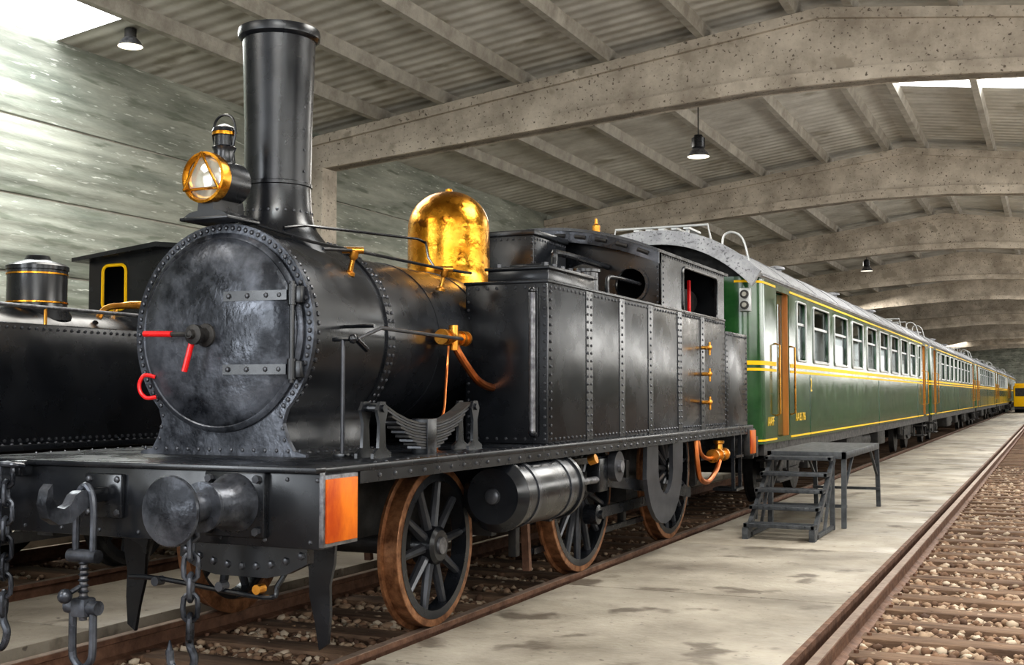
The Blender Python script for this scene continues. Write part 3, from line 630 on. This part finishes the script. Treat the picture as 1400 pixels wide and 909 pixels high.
# ================================================================= CARRIAGES
CX=-4.80;CHW=1.39;CL=22.8
b=Mb()
zb,zt=.89,3.06
RC=.32
wins=[(2.45,3.15)]+[(3.77+1.97*i,3.77+1.97*i+1.42) for i in range(8)]+[(19.65,20.3)]
LINES=((1.915,1.97),(1.84,1.875),(2.98,3.01),(.925,.95))
for sg in(1,-1):
    s=CX+sg*CHW
    loops=[[(RC,zb),(CL-RC,zb),(CL-RC,zt),(RC,zt)]]
    for a,c in wins: loops.append(rrect(a,c,2.03,2.90,.07))
    loops.append(rrect(1.05,1.9,.96,2.95,.04));loops.append(rrect(20.9,21.75,.96,2.95,.04))
    x0,x1=sorted((s,s-sg*.06));b.prism(0,loops,x0,x1,GRN)
    def side(y0,y1,z0,z1,m,t=.006): b.box(*sorted((s-sg*.001,s+sg*t)),y0,y1,z0,z1,m)
    for (z0,z1) in LINES:
        for a,c in((RC,1.0),(1.95,20.85),(21.8,CL-RC)): side(a,c,z0,z1,YEL)
    for a,c in wins:
        P=[(s+sg*.004,y,z) for y,z in rrect(a,c,2.03,2.90,.07)];b.tube(P,.018,GREYF,6,True,False)
        b.box(*sorted((s-sg*.035,s-sg*.045)),a-.01,c+.01,2.02,2.91,GLASS)
        b.box(*sorted((s-sg*.02,s-sg*.05)),a,c,2.56,2.60,GREYF)
        if c-a>1: b.box(*sorted((s-sg*.02,s-sg*.05)),a,c,2.03,2.07,GREYF)
    for a,c in((1.05,1.9),(20.9,21.75)):
        b.box(*sorted((s-sg*.015,s-sg*.09)),a,a+.07,.96,2.95,WOOD,.004);b.box(*sorted((s-sg*.015,s-sg*.09)),c-.05,c,.96,2.95,WOOD)
        b.box(*sorted((s-sg*.09,s-sg*.13)),a+.45,c,.96,2.95,GRN);b.box(*sorted((s-sg*.085,s-sg*.1)),a+.53,c-.12,2.05,2.8,GLASS)
        b.box(*sorted((s-sg*.4,s-sg*.42)),a,c,.96,2.95,WOOD)
        for y in(a-.09,c+.09):
            b.tube([(s,y,1.25),(s+sg*.06,y,1.27),(s+sg*.06,y,2.2),(s,y,2.22)],.014,BRS2,8,smooth=False)
        for k,z in enumerate((.62,.34)): b.box(*sorted((s-sg*.3,s+sg*(.0+.02*k))),a,c,z,z+.03,DK)
        for y in(a+.02,c-.02): b.box(*sorted((s-sg*.02,s-sg*.05)),y-.015,y+.015,.34,.9,DK)
    b.box(*sorted((s-sg*.02,s-sg*.10)),.3,CL-.3,.74,.90,DK)
    for y in(3.45,11.4,19.4): side(y,y+.012,.9,1.83,GRN,.008)
    for yc,a0 in((RC,270 if sg>0 else 180),(CL-RC,0 if sg>0 else 90)):
        c=(CX+sg*(CHW-RC),yc)
        P=arc(c[0],c[1],RC,a0,a0+90,10);Q=arc(c[0],c[1],RC-.06,a0,a0+90,10)
        b.prism(2,P+Q[::-1],zb,zt,GRN)
        for (z0,z1) in LINES:
            P=arc(c[0],c[1],RC+.006,a0,a0+90,10);Q=arc(c[0],c[1],RC-.01,a0,a0+90,10);b.prism(2,P+Q[::-1],z0,z1,YEL)
    b.box(*sorted((s-sg*.03,s+sg*.035)),.1,CL-.1,3.06,3.11,ROOFG,.008)
b.box(CX-CHW+.08,CX+CHW-.08,.05,CL-.05,.86,.95,DK)
b.box(CX-.5,CX-.46,2.2,20.6,.95,3.0,CURT)
for i in range(9):
    y=3.5+1.97*i;b.box(CX-CHW+.1,CX-.5,y-.02,y+.02,.95,3.0,CURT) 
    b.box(CX-.2,CX+CHW-.35,y-.06,y+.06,.95,2.15,WOOD,.03)
for ye,sg in((0,-1),(CL,1)):
    ya,yb=sorted((ye,ye-sg*.06))
    yi,yj=sorted((ye-sg*.55,ye-sg*.60))
    for x0,x1 in((CX-CHW+RC,CX-.85),(CX+.85,CX+CHW-RC)): b.box(x0,x1,ya,yb,zb,3.06,GRN)
    b.prism(1,[[(CX-1.3,.95),(CX+1.3,.95),(CX+1.3,3.1),(CX-1.3,3.1)],rrect(CX+.5,CX+.95,2.05,2.8,.05),rrect(CX-.95,CX-.5,2.05,2.8,.05)],yi,yj,DK)
    for q in(.725,-.725):
        b.box(CX+q-.22,CX+q+.22,yi+.02,yi+.03,2.05,2.8,GLASS);b.tube([(x,yi if sg<0 else yj,z) for x,z in rrect(CX+q-.22,CX+q+.22,2.05,2.8,.05)],.015,WOOD,6,True,False)
    b.prism(1,[[(CX-.52,.95),(CX+.52,.95),(CX+.52,3.0),(CX-.52,3.0)],[(CX-.40,1.02),(CX+.40,1.02),(CX+.40,2.9),(CX-.40,2.9)]],*sorted((ye-sg*.5,ye+sg*.1)),DK)
    b.box(CX-1.35,CX+1.35,*sorted((ye-sg*.05,ye+sg*.04)),.74,1.0,DK)
    for x in(CX-.85,CX+.85): b.tube([(x,ye,1.0),(x,ye,3.0)],.02,DK,8,smooth=False)
    b.tube([(CX-.85,ye,1.9),(CX+.85,ye,1.9)],.02,DK,8,smooth=False)
    for X in(CX-.9,CX+.9): b.lathe((X,ye,.98),(0,sg,0),[(0,.13),(.1,.1),(.16,.1),(.17,.06),(.2,.06),(.21,.17),(.23,.17)],DK,20)
    X=CX+CHW-.17
    b.box(X-.07,X+.07,*sorted((ye+.03*-sg,ye+sg*.05)),2.60,2.90,GREYF,.01)
    for z in(2.68,2.82): b.lathe((X,ye+sg*.05,z),(0,sg,0),[(0,.055),(.035,.055),(.037,.04)],DK,16);b.lathe((X,ye+sg*.07,z),(0,sg,0),[(0,.04),(.02,.03)],GLS,14)
    b.box(X-.03,X+.06,*sorted((ye,ye+sg*.06)),3.13,3.23,RED,.01)
def croof(x): return 3.08+.60*(1-(abs(x-CX)/1.44)**2.3)
NN=24
rt=[(CX+1.43*(1-2*i/NN),croof(CX+1.43*(1-2*i/NN))) for i in range(NN+1)];rb_=[(CX+(x-CX)*.97,z-.05) for x,z in rt]
b.prism(1,rt+rb_[::-1],-.12,CL+.12,ROOFG)
for y0,y1 in((-.14,-.05),(CL+.05,CL+.14)):
    ra=[(CX+(x-CX)*1.012,z+.02) for x,z in rt];rc=[(CX+(x-CX)*.93,z-.17) for x,z in rt];b.prism(1,ra+rc[::-1],y0,y1,ROOFG)
b.prism(1,rt,.55,.60,DK);b.prism(1,rt,CL-.6,CL-.55,DK)
y=1.9
while y<CL: 
    r2=[(x,z+.012) for x,z in rt];b.prism(1,r2+rb_[::-1],y,y+.04,ROOFG);y+=2.1
for i in range(7): b.lathe((CX+(.45 if i%2 else -.45),2.6+i*2.9,3.55),(0,0,1),[(0,.10),(.14,.10),(.15,.16),(.19,.15),(.22,.04)],ROOFG,16)
for yy in(.3,CL-.9):
    for dx in(-.35,-.18,0,.18,.35): b.box(CX+dx-.04,CX+dx+.04,yy,yy+.6,3.76,3.79,GREYF)
    for dx in(-.35,.35): b.box(CX+dx-.02,CX+dx+.02,yy+.05,yy+.1,3.6,3.76,GREYF)
    b.tube([(CX-.7,yy,3.55),(CX-.65,yy,3.80),(CX+.65,yy,3.80),(CX+.7,yy,3.55)],.018,GREYF,8,smooth=False)
    for dx in(-.98,.98):
        b.tube([(CX+dx-.14,yy,3.36 if dx>0 else 3.3),(CX+dx-.12,yy,3.62),(CX+dx+.0,yy,3.68),(CX+dx+.14,yy,3.58),(CX+dx+.22,yy,3.28)],.016,GREYF,8)
for yc in(3.3,CL-3.3):
    for sg in(1,-1):
        X=CX+sg*1.06
        b.prism(0,[(yc-1.75,.72),(yc-1.75,.50),(yc-.8,.45),(yc-.5,.30),(yc+.5,.30),(yc+.8,.45),(yc+1.75,.50),(yc+1.75,.72)],X-.03,X+.03,DK)
        for w in(-1.25,1.25):
            b.lathe((CX+sg*.92,yc+w,.46),(-sg,0,0),[(0,.05),(0,.44),(.005,.46),(.11,.46),(.115,.485),(.135,.485),(.135,.3)],DK,32)
            b.box(X-.10,X+.10,yc+w-.13,yc+w+.13,.34,.60,DK,.02)
            b.cyl((X,yc+w-.3,.45),(X,yc+w-.3,.7),.07,DK,10);b.cyl((X,yc+w+.3,.45),(X,yc+w+.3,.7),.07,DK,10)
        for k in range(5): b.bar((X+sg*.04,yc-.5+.06*k,.42-.02*k),(X+sg*.04,yc+.5-.06*k,.42-.02*k),.08,.015,DK)
    b.box(CX-1,CX+1,yc-.2,yc+.2,.4,.74,DK)
    for w in(-1.25,1.25): b.cyl((CX-.9,yc+w,.46),(CX+.9,yc+w,.46),.07,DK,12)
b.box(CX+.6,CX+1.2,8.2,10.2,.35,.75,DK,.03);b.box(CX+.7,CX+1.2,12.6,13.8,.4,.75,DK,.03);b.cyl((CX+.9,10.6,.55),(CX+.9,12.2,.55),.2,DK,20)
b.box(CX-1.1,CX-.6,9,11.5,.4,.75,DK,.03);b.box(CX-.6,CX+.6,.1,CL-.1,.72,.86,DK)
car=b.build('passenger_carriage')
GAP=.55
def label(txt,y,z,size,par):
    c=bpy.data.curves.new('lettering','FONT');c.body=txt;c.size=size;c.extrude=.002;c.materials.append(TXT)
    o=bpy.data.objects.new('lettering',c);bpy.context.collection.objects.link(o);o.location=(CX+CHW+.005,y,z);o.rotation_euler=(pi/2,0,pi/2);o.parent=par
car.location.y=15.1
label('AAFF',.45,1.12,.17,car);label('AA 85 796',2.3,1.15,.17,car);label('2',3.45,1.58,.3,car)
for k in range(1,5):
    o=bpy.data.objects.new('passenger_carriage',car.data);bpy.context.collection.objects.link(o);o.location.y=15.1+k*(CL+GAP)
b=Mb();b.box(-3.1,-1.6,110,116,.5,2.3,YEL,.1);b.box(-3.0,-1.7,110.3,115,2.3,2.5,YEL,.05);b.box(-2.95,-1.75,109.97,110.0,1.4,2.1,DK);b.box(-3.0,-1.7,110,116,.3,.5,DK)
for yy in(111.2,114.8): b.cyl((-3.05,yy,.35),(-1.65,yy,.35),.35,DK,24)
b.build('yellow_service_van')
# ================================================================= STEPS + TABLE
b=Mb()
PLS=mat('painted_step_steel',(.025,.028,.032),(.07,.075,.08),.45,.6,scale=10,bump=.15)
xa,xb=-3.03,-2.29
for i in range(5):
    y=12.57+.27*i;z=.165*(i+1)
    b.box(xa,xb,y,y+.03,z-.04,z,PLS,.004);b.box(xa,xb,y+.22,y+.25,z-.04,z,PLS,.004)
    for x in(xa,xb-.03): b.box(x,x+.03,y,y+.25,z-.04,z,PLS)
    for k in range(9): b.box(xa,xb,y+.035+k*.021,y+.043+k*.021,z-.022,z-.002,PLS)
    for k in range(12): xx=xa+.03+k*(xb-xa-.06)/11;b.box(xx-.004,xx+.004,y,y+.24,z-.024,z-.004,PLS)
    for x in(xa,xb-.04): 
        b.box(x,x+.04,y+.20,y+.25,z-.165,z-.03,PLS)
for x in(xa+.02,xb-.02):
    b.bar((x,12.62,.03),(x,13.95,.80),.045,.07,PLS);b.box(x-.03,x+.03,12.55,12.68,0,.12,PLS)
    b.box(x-.025,x+.025,13.80,13.86,0,.82,PLS);b.bar((x,12.7,.03),(x,13.85,.03),.04,.04,PLS);b.bar((x,13.3,.04),(x,13.8,.6),.03,.04,PLS)
b.build('metal_step_stool')
b=Mb();xa,xb=-3.08,-2.18
b.box(xa,xb,14.0,14.05,.79,.87,PLS,.004);b.box(xa,xb,16.85,16.9,.79,.87,PLS,.004)
for x in(xa,xb-.05): b.box(x,x+.05,14.0,16.9,.79,.87,PLS,.004)
b.box(xa+.02,xb-.02,14.02,16.88,.855,.868,PLS)
for x in(xa+.03,xb-.03):
    for y in(14.06,16.84): b.bar((x,y,.8),(x,y+(-.06 if y<15 else .12),0),.055,.055,PLS)
    b.bar((x,14.1,.45),(x,14.7,.80),.03,.03,PLS);b.bar((x,16.8,.45),(x,16.2,.80),.03,.03,PLS)
for y in(14.04,16.88): b.bar((xa,y,.25),(xb,y,.25),.035,.035,PLS)
b.build('boarding_platform_table')
# ================================================================= PENDANT LAMPS
def pend(x,y,z,stem=True,s=1):
    b=Mb();b.lathe((x,y,z),(0,0,1),[(-.16*s,.225*s),(-.155*s,.22*s),(-.06*s,.16*s),(0,.10*s)],STL,28,cap0=False,cap1=False)
    b.lathe((x,y,z),(0,0,1),[(-.165*s,.12*s),(-.16*s,.21*s),(-.145*s,.2*s)],BULB,28)
    if stem:
        b.lathe((x,y,z),(0,0,1),[(0,.11),(.02,.13),(.20,.13),(.22,.09),(.26,.08),(.27,.03)],BLK,24)
        b.cyl((x,y,z+.25),(x,y,rz(x)-.0),.012,DK,8);b.box(x-.12,x+.12,y-.03,y+.03,z+.05,z+.12,BLK,.01)
    else: b.cyl((x,y,z-.02),(x,y,rz(x)),.08,DK,16)
    b.build('pendant_lamp')
pend(-6.1,22,6.25);pend(-11.5,12.5,6.46,False,.8);pend(-6.1,44.6,6.2)
# ================================================================= LIGHT
w=bpy.data.worlds.new('world');bpy.context.scene.world=w;w.use_nodes=True
bg=w.node_tree.nodes['Background'];bg.inputs[0].default_value=(.92,.96,1,1);bg.inputs[1].default_value=.9
def area(name,loc,rot,sx,sy,p,col=(1,1,1)):
    l=bpy.data.lights.new(name,'AREA');l.shape='RECTANGLE';l.size=sx;l.size_y=sy;l.energy=p;l.color=col
    o=bpy.data.objects.new(name,l);bpy.context.collection.objects.link(o);o.location=loc;o.rotation_euler=rot
area('open_door_daylight',(-9.3,-5.5,3.0),(math.radians(90),0,0),4.5,4,430,(.90,.95,1))  # added lamp behind camera, placed for highlights on the smokebox door
area('open_door_daylight',(1.5,-5.5,3.0),(math.radians(98),0,0),5,4,380,(.97,.98,1))  # second added lamp behind camera, front fill
for k,y in enumerate((-1,10,22,34,46,60,80,100,120)):
    area('skylight_right',(0.,y,6.6),(0,0,0),4,3.2,370,(1,.96,.89))
    area('skylight_left',(-8.6,y+1,6.3),(0,math.radians(-12),0),2.5,4,215,(1,.96,.89))  # added fill lamps under the left roof slope, no skylight above them
    area('side_window_daylight',(6.1,y+2,3.6),(0,math.radians(100),0),2.4,8.5,200,(1,.97,.92))  # added fill lamps along the unseen right wall, lift beams and tank
area('skylight_wall',(-11.4,9.6,6.2),(0,0,0),1.3,5,170,(.95,1,.98))
# ================================================================= CAMERA
f=1620;th=math.atan(85/f);yaw=math.atan(740*math.cos(th)/f)
cd=bpy.data.cameras.new('camera');cam=bpy.data.objects.new('camera',cd);bpy.context.collection.objects.link(cam)
cam.location=(0,0,1.53);cam.rotation_euler=(pi/2+th,0,yaw);cd.sensor_width=36;cd.lens=36*f/1400;cd.clip_end=400
bpy.context.scene.camera=cam
vs_=bpy.context.scene.view_settings;vs_.view_transform='Standard';vs_.look='None';vs_.exposure=.08
for lk in('Medium High Contrast','Standard - Medium High Contrast'):
    try: vs_.look=lk;break
    except Exception: pass
